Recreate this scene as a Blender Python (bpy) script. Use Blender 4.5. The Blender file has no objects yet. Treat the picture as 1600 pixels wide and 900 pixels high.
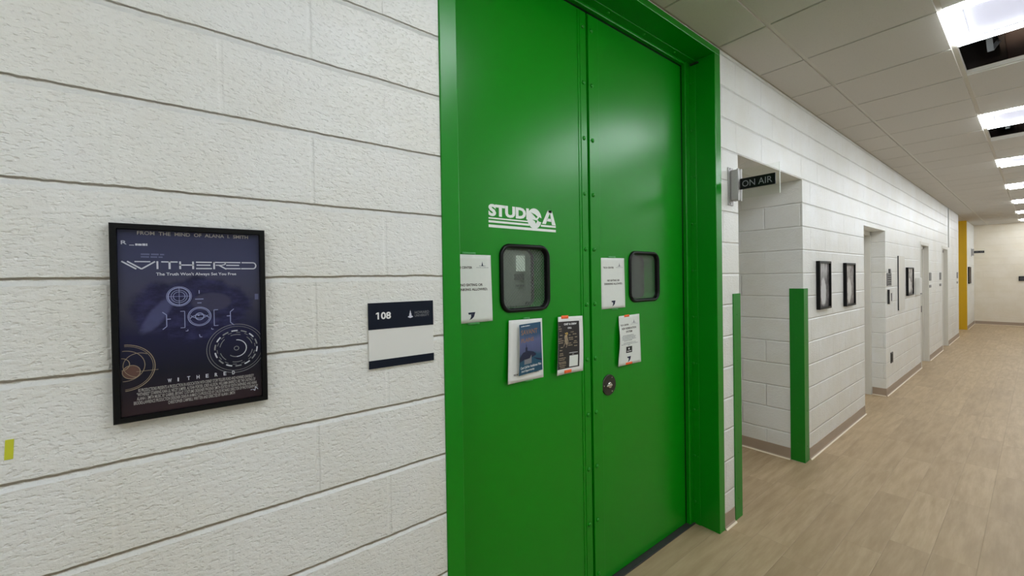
import bpy, bmesh, math, random
from mathutils import Vector, Matrix
random.seed(7)
S = bpy.context.scene
COL = S.collection
C = 0.2032; Z0 = 0.2296          # block course height, first bed joint
H = 3.10; W = 2.44; YB = -3.4; YE = 19.6     # ceiling, corridor width, back and far ends
D = -0.185                       # plane of the green door leaves

# ------------------------------------------------------------------ materials
def lin(c):
    return tuple(((x/255)/12.92 if x/255 <= .04045 else ((x/255+.055)/1.055)**2.4) for x in c)+(1,)
class NT:
    def __init__(s, name):
        s.m = bpy.data.materials.new(name); s.m.use_nodes = True
        s.t = s.m.node_tree; s.t.nodes.clear()
        s.out = s.n('ShaderNodeOutputMaterial')
    def n(s, typ, **kw):
        o = s.t.nodes.new(typ)
        for k, v in kw.items(): setattr(o, k, v)
        return o
    def link(s, a, b): s.t.links.new(a, b)
    def put(s, sock, v):
        if hasattr(v, 'is_output'): s.link(v, sock)
        else: sock.default_value = v
    def math(s, op, a, b=None, c=None, clamp=False):
        o = s.n('ShaderNodeMath', operation=op, use_clamp=clamp)
        s.put(o.inputs[0], a)
        if b is not None: s.put(o.inputs[1], b)
        if c is not None: s.put(o.inputs[2], c)
        return o.outputs[0]
    def step(s, v, a, b, x=0., y=1., lin_=False):
        o = s.n('ShaderNodeMapRange', interpolation_type='LINEAR' if lin_ else 'SMOOTHSTEP')
        s.put(o.inputs[0], v); o.inputs[1].default_value = a; o.inputs[2].default_value = b
        o.inputs[3].default_value = x; o.inputs[4].default_value = y
        return o.outputs[0]
    def mix(s, f, a, b):
        o = s.n('ShaderNodeMix', data_type='RGBA')
        s.put(o.inputs[0], f); s.put(o.inputs[6], a); s.put(o.inputs[7], b)
        return o.outputs[2]
    def noise(s, vec, scale, detail=3, rough=.5):
        o = s.n('ShaderNodeTexNoise'); s.put(o.inputs['Vector'], vec)
        o.inputs['Scale'].default_value = scale; o.inputs['Detail'].default_value = detail; o.inputs['Roughness'].default_value = rough
        return o.outputs[0]
    def pos(s):
        return s.n('ShaderNodeNewGeometry').outputs['Position']
    def obj(s):
        return s.n('ShaderNodeTexCoord').outputs['Object']
    def sep(s, v):
        o = s.n('ShaderNodeSeparateXYZ'); s.link(v, o.inputs[0]); return o.outputs
    def comb(s, x, y, z):
        o = s.n('ShaderNodeCombineXYZ'); s.put(o.inputs[0], x); s.put(o.inputs[1], y); s.put(o.inputs[2], z); return o.outputs[0]
    def bump(s, h, dist=1., strength=1.):
        o = s.n('ShaderNodeBump'); s.put(o.inputs['Height'], h)
        o.inputs['Distance'].default_value = dist; o.inputs['Strength'].default_value = strength
        return o.outputs[0]
    def bsdf(s, color, rough=.5, metal=0., spec=.5, normal=None, **kw):
        o = s.n('ShaderNodeBsdfPrincipled')
        s.put(o.inputs['Base Color'], color); s.put(o.inputs['Roughness'], rough)
        o.inputs['Metallic'].default_value = metal; o.inputs['Specular IOR Level'].default_value = spec
        if normal is not None: s.link(normal, o.inputs['Normal'])
        for k, v in kw.items(): s.put(o.inputs[k], v)
        s.link(o.outputs[0], s.out.inputs[0]); return o
def flat(name, rgb, rough=.5, metal=0., spec=.5, grain=.0, gscale=40.):
    n = NT(name)
    if grain:
        nz = n.noise(n.obj(), gscale, 4)
        c = lin(rgb)
        dk = tuple(x*(1-grain) for x in c[:3])+(1,); lt = tuple(min(1, x*(1+grain)) for x in c[:3])+(1,)
        n.bsdf(n.mix(nz, dk, lt), rough, metal, spec)
    else:
        n.bsdf(lin(rgb), rough, metal, spec)
    return n.m
def glow(name, rgb, s, metal=0):
    n = NT(name)
    n.bsdf((.3, .3, .3, 1), .5, 0, .3, **{'Emission Color': lin(rgb), 'Emission Strength': s})
    return n.m

def block_mat(name, phase, rgb=(231, 232, 230), vert=.55, grit=1.0, length=.4145, depth=.0092):
    n = NT(name); P = n.pos(); x, y, z = n.sep(P)
    wob = n.noise(P, 7., 2)
    wz = n.math('MULTIPLY_ADD', wob, .006, -.003)
    wf = n.noise(P, 45., 2); wz = n.math('ADD', wz, n.math('MULTIPLY_ADD', wf, .004, -.002))
    zz = n.math('DIVIDE', n.math('SUBTRACT', n.math('ADD', z, wz), Z0), C)
    row = n.math('FLOOR', zz)
    fr = n.math('SUBTRACT', zz, n.math('ROUND', zz))
    dz = n.math('MULTIPLY', n.math('ABSOLUTE', fr), C)
    par = n.math('MODULO', n.math('ADD', row, 101.), 2.)       # odd rows carry the phase
    u = n.math('DIVIDE', n.math('SUBTRACT', n.math('ADD', n.math('ADD', x, y), wz), phase), length)
    u = n.math('ADD', u, n.math('MULTIPLY', par, .5))
    fu = n.math('SUBTRACT', u, n.math('ROUND', u))
    du = n.math('MULTIPLY', n.math('ABSOLUTE', fu), length)
    sd = n.math('MULTIPLY', fr, C)
    gz = n.math('MAXIMUM', n.step(sd, .001, .0080), n.step(n.math('MULTIPLY', sd, -1.), .0008, .0105, lin_=True)); gu = n.step(du, .0015, .008)
    # vertical joints are filled with paint to a varying degree
    vv = n.step(n.noise(n.comb(n.math('MULTIPLY', row, 3.7), n.math('ROUND', u), 2.), 1.7, 1), .35, .65, .15, 1.)
    gu = n.math('SUBTRACT', 1., n.math('MULTIPLY', n.math('MULTIPLY', n.math('SUBTRACT', 1., gu), vert), vv))
    g = n.math('MULTIPLY', gz, gu)
    # splits across the faces of some blocks: a fine line near half height
    sc = n.comb(n.math('MULTIPLY', n.math('ADD', x, y), 75.), n.math('MULTIPLY', z, 150.), n.math('MULTIPLY', n.math('SUBTRACT', x, y), 40.))
    n1 = n.step(n.noise(sc, 1., 2, .5), .50, .76)
    n1b = n.noise(n.comb(n.math('MULTIPLY', n.math('ADD', x, y), 48.), n.math('MULTIPLY', z, 85.), n.math('SUBTRACT', x, y)), 1., 2, .5)
    n2 = n.noise(P, 260., 2, .6)
    n3 = n.noise(P, 9., 3)
    h = n.math('MULTIPLY', g, depth)
    h = n.math('ADD', h, n.math('MULTIPLY', n1, -.0013*grit))
    h = n.math('ADD', h, n.math('MULTIPLY', n1b, .0024*grit))
    h = n.math('ADD', h, n.math('MULTIPLY', n2, .0005*grit))
    h = n.math('ADD', h, n.math('MULTIPLY', n3, .003))
    tone = n.mix(n.step(n.noise(P, 2.2, 4, .6), .3, .7), lin(rgb), lin((rgb[0]-7, rgb[1]-9, rgb[2]-14)))
    n.bsdf(tone, .36, 0, .5, n.bump(h))
    return n.m

M = {}
M['block'] = block_mat('painted block', .083, vert=.22)
M['block_far'] = block_mat('painted block beyond', 4.193, vert=.7, grit=.7, depth=.0058)
M['block_alcove'] = block_mat('painted block alcove', 3.908, vert=1.0, grit=.7, length=.419, depth=.0062)
M['block_end'] = block_mat('painted block end', .1, rgb=(230, 222, 206), grit=.6, depth=.004)  # warm tint of bounced light put into this wall's colour
def green(name, rgb, rough):
    n = NT(name); P = n.pos()
    h = n.math('MULTIPLY', n.noise(P, 260., 2), .00002)
    h = n.math('ADD', h, n.math('MULTIPLY', n.noise(P, 5., 2), .0006))
    n.bsdf(lin(rgb), rough, 0, .44, n.bump(h))
    return n.m
M['green'] = green('green enamel', (0, 134, 8), .29)
M['green_frame'] = green('green enamel frame', (0, 130, 12), .285)
M['green_guard'] = green('green guard paint', (2, 124, 18), .33)
M['yellow'] = flat('yellow paint', (214, 170, 0), .4, grain=.06, gscale=3)
M['black'] = flat('black frame', (7, 8, 9), .4, spec=.22)
M['rubber'] = flat('black rubber', (7, 7, 9), .35, spec=.3)
M['dark_gap'] = flat('dark threshold', (52, 52, 50), .6, grain=.2)
M['paper'] = flat('white paper', (226, 229, 224), .7, grain=.03, gscale=60)
M['paper_border'] = flat('white flyer paper', (232, 232, 230), .7)
M['ink'] = flat('dark ink', (40, 36, 36), .7)
M['ink_brown'] = flat('brown black ink', (66, 52, 46), .7)
M['ink_navy'] = flat('navy ink', (22, 28, 58), .7)
M['ink_grey'] = flat('grey ink', (128, 130, 134), .7)
M['ink_white'] = flat('white ink', (232, 232, 232), .6)
M['ink_pale'] = flat('pale print ink', (196, 198, 210), .6)
M['ink_lilac'] = flat('lilac print ink', (140, 148, 190), .6)
M['ink_dim'] = flat('dim print ink', (88, 92, 128), .6)
M['ink_blue'] = flat('hazy blue print ink', (70, 78, 125), .6)
M['ink_tan'] = flat('tan print ink', (150, 135, 112), .6)
M['ink_sand'] = flat('sand print ink', (166, 162, 160), .6)
M['ink_orange'] = flat('ochre print ink', (142, 106, 82), .6)
M['ink_gold'] = flat('gold print ink', (214, 178, 84), .6)
M['ink_rust'] = flat('rust print ink', (86, 56, 48), .6)
M['logo_white'] = flat('white vinyl', (236, 240, 236), .5)
M['tape_orange'] = flat('orange tape', (255, 108, 52), .5)
M['tape_yellow'] = flat('yellow tape', (198, 202, 48), .6)
M['tape_clear'] = flat('hazy clear tape', (70, 150, 82), .35)
M['navy'] = flat('navy sign plastic', (11, 19, 36), .4, spec=.25)
M['sign_white'] = flat('white sign plastic', (222, 222, 218), .35)
M['steel'] = flat('brushed aluminium', (176, 174, 172), .5, .7, grain=.08, gscale=90)
M['steel_dark'] = flat('dark plated metal', (74, 72, 68), .35, .8)
M['chrome'] = flat('bright metal', (200, 198, 190), .25, 1.0)
M['base'] = flat('taupe vinyl cove base', (164, 146, 128), .45, grain=.04, gscale=12)
M['toe_pale'] = flat('pale toe strip', (232, 218, 194), .5)
M['tile'] = None
M['grid'] = flat('ceiling grid white', (198, 194, 184), .4)
M['grid_edge'] = flat('wall angle', (170, 164, 146), .5)
M['door_white'] = flat('off white door paint', (214, 212, 204), .4, grain=.02, gscale=6)
M['plenum'] = flat('plenum brown', (140, 116, 106), .8, grain=.15, gscale=5)
M['plenum_dark'] = flat('plenum dark', (88, 74, 68), .8)
M['strut'] = flat('grey strut', (130, 132, 134), .5, .3)
M['rim'] = glow('lit lamp rim', (241, 248, 255), 37.5)
M['diffuser'] = glow('lamp diffuser', (222, 224, 246), .74)
M['housing'] = flat('white lamp housing', (232, 232, 234), .4)
M['plate_grey'] = flat('grey plate', (112, 112, 112), .4, grain=.25, gscale=60)
M['conduit'] = flat('painted conduit', (176, 176, 172), .5)
M['plate_dark'] = flat('dark plate', (44, 44, 46), .4)
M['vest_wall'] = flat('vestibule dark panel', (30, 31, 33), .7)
M['vest_door'] = flat('grey inner door', (150, 150, 150), .5)
M['lit_pane'] = glow('daylit pane', (220, 232, 222), .55)

def tile_mat():
    n = NT('ceiling tile'); P = n.pos()
    sp = n.step(n.noise(P, 190., 2, .6), .62, .75)
    c = n.mix(sp, lin((198, 194, 187)), lin((174, 169, 160)))
    h = n.math('MULTIPLY', n.noise(P, 320., 2), .0012)
    n.bsdf(c, .9, 0, .2, n.bump(h)); return n.m
M['tile'] = tile_mat()

def floor_mat():
    n = NT('vinyl plank floor'); P = n.pos(); x, y, z = n.sep(P)
    pw, pl = .18, .92
    k = n.math('FLOOR', n.math('DIVIDE', n.math('ADD', x, .03), pw))
    off = n.math('FRACT', n.math('MULTIPLY', n.math('SINE', n.math('MULTIPLY', k, 12.9898)), 43758.5))
    v = n.math('ADD', n.math('DIVIDE', y, pl), off)
    j = n.math('FLOOR', v)
    wn = n.n('ShaderNodeTexWhiteNoise', noise_dimensions='2D'); n.link(n.comb(k, j, 0.), wn.inputs['Vector'])
    tone = wn.outputs['Value']
    vec = n.comb(n.math('MULTIPLY', x, 22.), n.math('MULTIPLY', y, 2.6), n.math('MULTIPLY', n.math('ADD', k, n.math('MULTIPLY', j, 3.)), 5.))
    grain = n.noise(vec, 1., 5, .6)
    fine = n.noise(n.comb(n.math('MULTIPLY', x, 140.), n.math('MULTIPLY', y, 7.), k), 1., 3)
    cloud = n.noise(n.comb(n.math('MULTIPLY', x, 3.), y, 1.), 1.6, 3)
    c = n.mix(n.step(grain, .25, .75), lin((166, 143, 110)), lin((196, 173, 140)))
    c = n.mix(n.math('MULTIPLY', n.step(fine, .35, .7), .3), c, lin((174, 149, 114)))
    c = n.mix(n.math('MULTIPLY', tone, .42), c, lin((148, 125, 94)))
    c = n.mix(n.math('MULTIPLY', n.step(cloud, .4, .7), .25), c, lin((192, 168, 132)))
    fx = n.math('FRACT', n.math('DIVIDE', n.math('ADD', x, .03), pw)); fy = n.math('FRACT', v)
    ex = n.math('MULTIPLY', n.math('MINIMUM', fx, n.math('SUBTRACT', 1., fx)), pw)
    ey = n.math('MULTIPLY', n.math('MINIMUM', fy, n.math('SUBTRACT', 1., fy)), pl)
    e = n.step(n.math('MINIMUM', ex, ey), .0006, .0028)
    c = n.mix(n.math('MULTIPLY', n.math('SUBTRACT', 1., e), .28), c, lin((122, 102, 76)))
    h = n.math('ADD', n.math('MULTIPLY', e, .0006), n.math('MULTIPLY', fine, .0002))
    n.bsdf(c, .5, 0, .4, n.bump(h)); return n.m
M['floor'] = floor_mat()

def pane_mat(name, wires=False, tint=(.93, .96, .94, 1), refl=.05, rough=.02, edge=False):
    n = NT(name)
    tr = n.n('ShaderNodeBsdfTransparent'); tr.inputs[0].default_value = tint
    gl = n.n('ShaderNodeBsdfGlossy'); gl.inputs['Roughness'].default_value = rough
    ge = n.n('ShaderNodeNewGeometry'); dp = n.n('ShaderNodeVectorMath', operation='DOT_PRODUCT')
    n.link(ge.outputs['Normal'], dp.inputs[0]); n.link(ge.outputs['Incoming'], dp.inputs[1])
    k = n.math('POWER', n.math('SUBTRACT', 1., n.math('ABSOLUTE', dp.outputs['Value'])), 5.)
    mx = n.n('ShaderNodeMixShader')
    n.link(n.math('MULTIPLY_ADD', k, .8, refl, clamp=True), mx.inputs[0]); n.link(tr.outputs[0], mx.inputs[1]); n.link(gl.outputs[0], mx.inputs[2])
    last = mx.outputs[0]
    if wires:
        x, y, z = n.sep(n.pos()); s = .0165
        def line(a):
            f = n.math('FRACT', n.math('DIVIDE', a, s)); return n.math('LESS_THAN', f, .10)
        w = n.math('MAXIMUM', line(n.math('ADD', y, z)), line(n.math('SUBTRACT', y, z)))
        df = n.n('ShaderNodeBsdfDiffuse'); df.inputs[0].default_value = lin((150, 155, 150))
        m2 = n.n('ShaderNodeMixShader'); n.link(n.math('MULTIPLY', w, .55), m2.inputs[0]); n.link(last, m2.inputs[1]); n.link(df.outputs[0], m2.inputs[2])
        last = m2.outputs[0]
    n.link(last, n.out.inputs[0]); return n.m
M['wired'] = pane_mat('wired glass', True, (.93, .95, .93, 1), .03)
M['glazing'] = pane_mat('picture glazing', False, (.97, .97, .97, 1), .035)
M['acrylic'] = pane_mat('clear acrylic', False, (.985, .99, .98, 1), .022)
M['acrylic_edge'] = flat('acrylic polished edge', (236, 238, 232), .3)

def poster_mat(y0, y1, z0, z1):
    n = NT('film poster print'); x, y, z = n.sep(n.pos())
    u = n.math('DIVIDE', n.math('SUBTRACT', y, y0), y1-y0); v = n.math('DIVIDE', n.math('SUBTRACT', z1, z), z1-z0)
    rp = n.n('ShaderNodeValToRGB'); n.link(v, rp.inputs[0])
    e = rp.color_ramp.elements
    e[0].position = 0; e[0].color = lin((50, 52, 80)); e[1].position = 1; e[1].color = lin((50, 34, 38))
    for p, c in ((.15, (58, 61, 90)), (.3, (62, 63, 86)), (.43, (58, 58, 76)), (.58, (26, 26, 58)), (.78, (20, 20, 36)), (.88, (32, 24, 34))):
        k = rp.color_ramp.elements.new(p); k.color = lin(c)
    P = n.comb(u, v, 0.)
    nz = n.noise(P, 5.5, 4, .6)
    # a dark veiled shape of two raised arms around the eye
    du = n.math('DIVIDE', n.math('SUBTRACT', u, .5), .44); dv = n.math('DIVIDE', n.math('SUBTRACT', v, .44), .18)
    r = n.math('ADD', n.math('MULTIPLY', du, du), n.math('MULTIPLY', dv, dv))
    r = n.math('ADD', r, n.math('MULTIPLY_ADD', nz, 1.1, -.55))
    mk = n.step(r, .75, 1.15, 1., 0.)
    folds = n.noise(n.comb(n.math('MULTIPLY', u, 9.), n.math('MULTIPLY', v, 26.), 1.), 1., 4, .65)
    c = n.mix(n.math('MULTIPLY', mk, .9), rp.outputs[0], n.mix(n.step(folds, .35, .75), lin((24, 23, 54)), lin((48, 47, 90))))
    # a lighter hollow above the eye and a pale streak at the left
    hu = n.math('DIVIDE', n.math('SUBTRACT', u, .62), .15); hv = n.math('DIVIDE', n.math('SUBTRACT', v, .405), .055)
    hr = n.math('ADD', n.math('MULTIPLY', hu, hu), n.math('MULTIPLY', hv, hv))
    c = n.mix(n.step(hr, .7, 1.15, .85, 0.), c, lin((60, 60, 84)))
    su = n.math('ADD', n.math('SUBTRACT', u, .24), n.math('MULTIPLY', n.math('SUBTRACT', v, .47), .9))
    sv = n.math('DIVIDE', n.math('SUBTRACT', v, .47), .11)
    sr = n.math('ADD', n.math('POWER', n.math('DIVIDE', n.math('ABSOLUTE', su), .075), 2.), n.math('MULTIPLY', sv, sv))
    sr = n.math('ADD', sr, n.math('MULTIPLY_ADD', folds, 1.4, -.7))
    c = n.mix(n.step(sr, .3, 1.1, .6, 0.), c, lin((84, 88, 128)))
    n.bsdf(c, .25, 0, .3); return n.m

def photo_mat(name, y0, y1, z0, z1, dark, mid, pale, seed):
    n = NT(name); x, y, z = n.sep(n.pos())
    u = n.math('DIVIDE', n.math('SUBTRACT', y, y0), y1-y0); v = n.math('DIVIDE', n.math('SUBTRACT', z, z0), z1-z0)
    P = n.comb(n.math('MULTIPLY', u, 3.), n.math('MULTIPLY', v, 4.), seed)
    nz = n.noise(P, 1.6, 4, .65)
    c = n.mix(n.step(nz, .3, .7), lin(mid), lin(dark))
    c = n.mix(n.step(v, .22, .02, 0., .85), c, lin(dark))
    # pale upright figure
    fu = n.math('DIVIDE', n.math('SUBTRACT', u, .45), .26); fv = n.math('DIVIDE', n.math('SUBTRACT', v, .36), .32)
    r = n.math('ADD', n.math('MULTIPLY', fu, fu), n.math('MULTIPLY', fv, fv))
    r = n.math('ADD', r, n.math('MULTIPLY_ADD', nz, 1.4, -.7))
    c = n.mix(n.step(r, .5, 1., .9, 0.), c, lin(pale))
    tu = n.noise(n.comb(n.math('MULTIPLY', u, 7.), n.math('MULTIPLY', v, .8), seed), 1., 2)
    c = n.mix(n.math('MULTIPLY', n.step(v, .5, .9), n.step(tu, .45, .6, 0., .7)), c, lin(pale))
    n.bsdf(c, .4); return n.m

# ------------------------------------------------------------------ geometry helpers
def wloc(o):
    v = Vector((0, 0, 0))
    while o: v += o.location; o = o.parent
    return v
def mesh(name, bm, mat, parent=None, smooth=False, loc=None):
    """link a world-space bmesh as ONE object; origin at its parent, or at loc"""
    base = wloc(parent) if parent else Vector(loc or (0, 0, 0))
    bmesh.ops.translate(bm, verts=bm.verts, vec=-base)
    bmesh.ops.recalc_face_normals(bm, faces=bm.faces)
    me = bpy.data.meshes.new(name); bm.to_mesh(me); bm.free()
    mats = mat if isinstance(mat, (list, tuple)) else [mat]
    for m in mats: me.materials.append(m)
    if smooth:
        for p in me.polygons: p.use_smooth = True
    o = bpy.data.objects.new(name, me); COL.objects.link(o)
    if parent: o.parent = parent
    else: o.location = base
    return o
def tag(o, label=None, cat=None, group=None, kind=None):
    for k, v in (('label', label), ('category', cat), ('group', group), ('kind', kind)):
        if v: o[k] = v
    return o
def thing(name, loc, label, cat, group=None, kind=None):
    o = bpy.data.objects.new(name, None); COL.objects.link(o); o.location = loc; o.empty_display_size = .05
    return tag(o, label, cat, group, kind)
def B(): return bmesh.new()
def box(bm, x0, x1, y0, y1, z0, z1, bev=0., mi=0):
    vs = [bm.verts.new((x, y, z)) for x in (x0, x1) for y in (y0, y1) for z in (z0, z1)]
    fs = [bm.faces.new([vs[i] for i in q]) for q in ((0, 1, 3, 2), (4, 6, 7, 5), (0, 4, 5, 1), (2, 3, 7, 6), (0, 2, 6, 4), (1, 5, 7, 3))]
    for f in fs: f.material_index = mi
    if bev:
        es = list({e for f in fs for e in f.edges})
        bmesh.ops.bevel(bm, geom=es, offset=bev, segments=2, profile=.5, affect='EDGES')
    return bm
def bx(*a, **k): return box(B(), *a, **k)
def loft(bm, loops, closed=True, caps=False, mi=0):
    rows = [[bm.verts.new(p) for p in l] for l in loops]
    n = len(rows[0])
    for a, b in zip(rows, rows[1:]):
        for i in range(n if closed else n-1):
            f = bm.faces.new((a[i], a[(i+1) % n], b[(i+1) % n], b[i])); f.material_index = mi
    if caps:
        bm.faces.new(rows[0][::-1]); bm.faces.new(rows[-1])
    return rows
def rrect(y0, y1, z0, z1, r, seg=8):
    out = []
    for cy, cz, a0 in ((y1-r, z1-r, 0), (y0+r, z1-r, 90), (y0+r, z0+r, 180), (y1-r, z0+r, 270)):
        for i in range(seg+1):
            a = math.radians(a0+90*i/seg); out.append((cy+r*math.cos(a), cz+r*math.sin(a)))
    return out
def dome(bm, x, y, z, r, h, axis='x', seg=12):
    """button head of a rivet or bolt standing on a face; axis x faces +X, y faces -Y, z faces -Z"""
    loops = []
    for k in range(5):
        t = k/4*math.pi/2; rr = r*math.cos(t) if k < 4 else r*.05; hh = h*math.sin(t)
        l = []
        for i in range(seg):
            a = 2*math.pi*i/seg; p, q = rr*math.cos(a), rr*math.sin(a)
            l.append({'x': (x+hh, y+p, z+q), 'y': (x+p, y-hh, z+q), 'z': (x+p, y+q, z-hh)}[axis])
        loops.append(l)
    loft(bm, loops, caps=True); return bm
def disc(bm, x0, x1, y, z, r, seg=32, bev=.002):
    L = []
    for x, rr in ((x0, r), (x1-bev, r), (x1, r-bev)):
        L.append([(x, y+rr*math.cos(2*math.pi*i/seg), z+rr*math.sin(2*math.pi*i/seg)) for i in range(seg)])
    loft(bm, L, caps=True); return bm

# flat lettering and marks: everything is drawn in a unit square (u right, v down) of a surface
class Plane:
    """a flat surface: top left corner, u vector over its width, v vector over its height, normal"""
    def __init__(s, o, U, V): s.o, s.U, s.V = Vector(o), Vector(U), Vector(V); s.N = s.V.cross(s.U).normalized()
    def __call__(s, u, v, off): return s.o+s.U*u+s.V*v+s.N*off
class Sheet:
    """a sheet of paper taped to a face at x: four corners (y, z) and how far each spot lifts"""
    def __init__(s, x, tl, tr, br, bl, lift): s.x, s.c, s.lift = x, (tl, tr, br, bl), lift
    def __call__(s, u, v, off):
        tl, tr, br, bl = s.c
        y = (tl[0]*(1-u)+tr[0]*u)*(1-v)+(bl[0]*(1-u)+br[0]*u)*v
        z = (tl[1]*(1-u)+tr[1]*u)*(1-v)+(bl[1]*(1-u)+br[1]*u)*v
        return Vector((s.x+s.lift(u, v)+off, y, z))
    def grid(s, bm, u0, u1, v0, v1, off, nu=10, nv=16, thick=.0):
        g = [[bm.verts.new(s(u0+(u1-u0)*i/nu, v0+(v1-v0)*j/nv, off)) for i in range(nu+1)] for j in range(nv+1)]
        for j in range(nv):
            for i in range(nu): bm.faces.new((g[j][i], g[j+1][i], g[j+1][i+1], g[j][i+1]))
        if thick:
            k = [[bm.verts.new(s(u0+(u1-u0)*i/nu, v0+(v1-v0)*j/nv, off-thick)) for i in range(nu+1)] for j in range(nv+1)]
            for j in range(nv):
                for i in range(nu): bm.faces.new((k[j][i], k[j][i+1], k[j+1][i+1], k[j+1][i]))
            rim = lambda a: [a[0][i] for i in range(nu+1)]+[a[j][nu] for j in range(1, nv+1)]+[a[nv][i] for i in range(nu-1, -1, -1)]+[a[j][0] for j in range(nv-1, 0, -1)]
            A, K = rim(g), rim(k)
            for i in range(len(A)): bm.faces.new((A[i], A[(i+1) % len(A)], K[(i+1) % len(A)], K[i]))

        return bm
def text_polys(s, bold=0., shear=0.):
    cu = bpy.data.curves.new('t', 'FONT'); cu.body = s; cu.resolution_u = 3; cu.offset = bold; cu.shear = shear; cu.fill_mode = 'FRONT' if 'FRONT' in [e.identifier for e in cu.bl_rna.properties['fill_mode'].enum_items] else 'BOTH'
    cu.dimensions = '2D'
    o = bpy.data.objects.new('t', cu); COL.objects.link(o)
    dg = bpy.context.evaluated_depsgraph_get(); ev = o.evaluated_get(dg); me = ev.to_mesh()
    V = [(v.co.x, v.co.y) for v in me.vertices]; F = [tuple(p.vertices) for p in me.polygons]
    ev.to_mesh_clear(); bpy.data.objects.remove(o); bpy.data.curves.remove(cu)
    return V, F
def text(bm, sf, s, u0, u1, v0, v1, bold=.012, off=.0004, shear=0., skew=0., cap=None):
    """lettering fitted to the box u0..u1, v0..v1 of a surface"""
    V, F = text_polys(s, bold, shear)
    if not V: return bm
    xs = [p[0] for p in V]; ys = [p[1] for p in V]
    a, b, c, d = min(xs), max(xs), min(ys), max(ys)
    if cap: c, d = 0., cap
    vs = []
    for x, y in V:
        u = u0+(u1-u0)*(x-a)/(b-a); v = v1+(v0-v1)*(y-c)/(d-c)
        vs.append(bm.verts.new(sf(u, v+skew*(u-u0), off)))
    for f in F:
        try: bm.faces.new([vs[i] for i in f])
        except ValueError: pass

    return bm
def poly(bm, sf, pts, off=.0004):
    f = bm.faces.new([bm.verts.new(sf(u, v, off)) for u, v in pts]); bmesh.ops.triangulate(bm, faces=[f]) if len(pts) > 4 else None
    return bm
def rect(bm, sf, u0, u1, v0, v1, off=.0004): return poly(bm, sf, [(u0, v0), (u0, v1), (u1, v1), (u1, v0)], off)
def stroke(bm, sf, pts, w, off=.0004, asp=1., closed=False):
    """a line of width w (in u units); asp = height/width of the surface, so that widths hold in both directions"""
    n = len(pts)
    for i in range(n if closed else n-1):
        (a, b), (c, d) = pts[i], pts[(i+1) % n]
        dx, dy = c-a, (d-b)*asp; L = math.hypot(dx, dy) or 1
        nx, ny = -dy/L*w/2, dx/L*w/2/asp
        poly(bm, sf, [(a+nx, b+ny), (a-nx, b-ny), (c-nx, d-ny), (c+nx, d+ny)], off)
    return bm
def arc(bm, sf, cu, cv, r, a0, a1, w, asp, off=.0004, seg=None, umin=None, umax=None, ry=None):
    seg = seg or max(6, int(abs(a1-a0)/6)); ry = ry or r
    P = []
    for i in range(seg+1):
        a = math.radians(a0+(a1-a0)*i/seg)
        P.append(((math.cos(a), math.sin(a))))
    for (c0, s0), (c1, s1) in zip(P, P[1:]):
        q = [(cu+(r-w/2)*c0, cv+(ry-w/2)*s0/asp), (cu+(r+w/2)*c0, cv+(ry+w/2)*s0/asp), (cu+(r+w/2)*c1, cv+(ry+w/2)*s1/asp), (cu+(r-w/2)*c1, cv+(ry-w/2)*s1/asp)]
        if umin is not None and min(p[0] for p in q) < umin: continue
        if umax is not None and max(p[0] for p in q) > umax: continue
        poly(bm, sf, q, off)
    return bm
def fan(bm, sf, cu, cv, r, asp, off=.0004, seg=32, umin=None, ry=None):
    pts = [(cu+r*math.cos(2*math.pi*i/seg), cv+(ry or r)*math.sin(2*math.pi*i/seg)/asp) for i in range(seg)]
    if umin is not None: pts = [(max(umin, u), v) for u, v in pts]
    bm.faces.new([bm.verts.new(sf(u, v, off)) for u, v in pts]); return bm
def scribble(bm, sf, u0, u1, v0, v1, off=.0004, word=.06):
    """a line of print too small to read: a row of word-long dashes of slightly uneven height"""
    u = u0
    while u < u1-1e-6:
        w = min(u1-u, word*random.uniform(.5, 1.4)); h = random.uniform(.75, 1.)*(v1-v0)
        rect(bm, sf, u, u+w*.86, v1-h, v1, off); u += w
    return bm
def ink(name, bm, mat, parent): return mesh(name, bm, mat, parent)

# ================================================================== THE SETTING
def struct(name, bm, mat, **k):
    o = mesh(name, bm, mat, **k); o['kind'] = 'structure'; return o
# corridor wall with its openings
def wallseg(bm, y0, y1, z0, z1, t=.2): box(bm, -t, 0, y0, y1, z0, z1)
b = B(); wallseg(b, YB-.2, .705, 0, H+.5); wallseg(b, .705, 2.712, 3.075, H+.5, .3)
struct('wall_left', b, M['block'])
for seg in ((2.712, 2.968, 0, H+.5), (2.968, 4.21, 2.462, H+.5), (4.21, 6.24, 0, H+.5), (6.24, 7.33, 2.205, H+.5), (7.33, 10.02, 0, H+.5),
            (10.02, 10.80, 2.13, H+.5), (10.80, 12.62, 0, H+.5), (12.62, 13.39, 2.15, H+.5), (13.39, 15.5, 0, H+.5), (17.55, YE, 0, H+.5)):
    b = B(); wallseg(b, *seg); struct('wall_left', b, M['block_far'])
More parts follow.
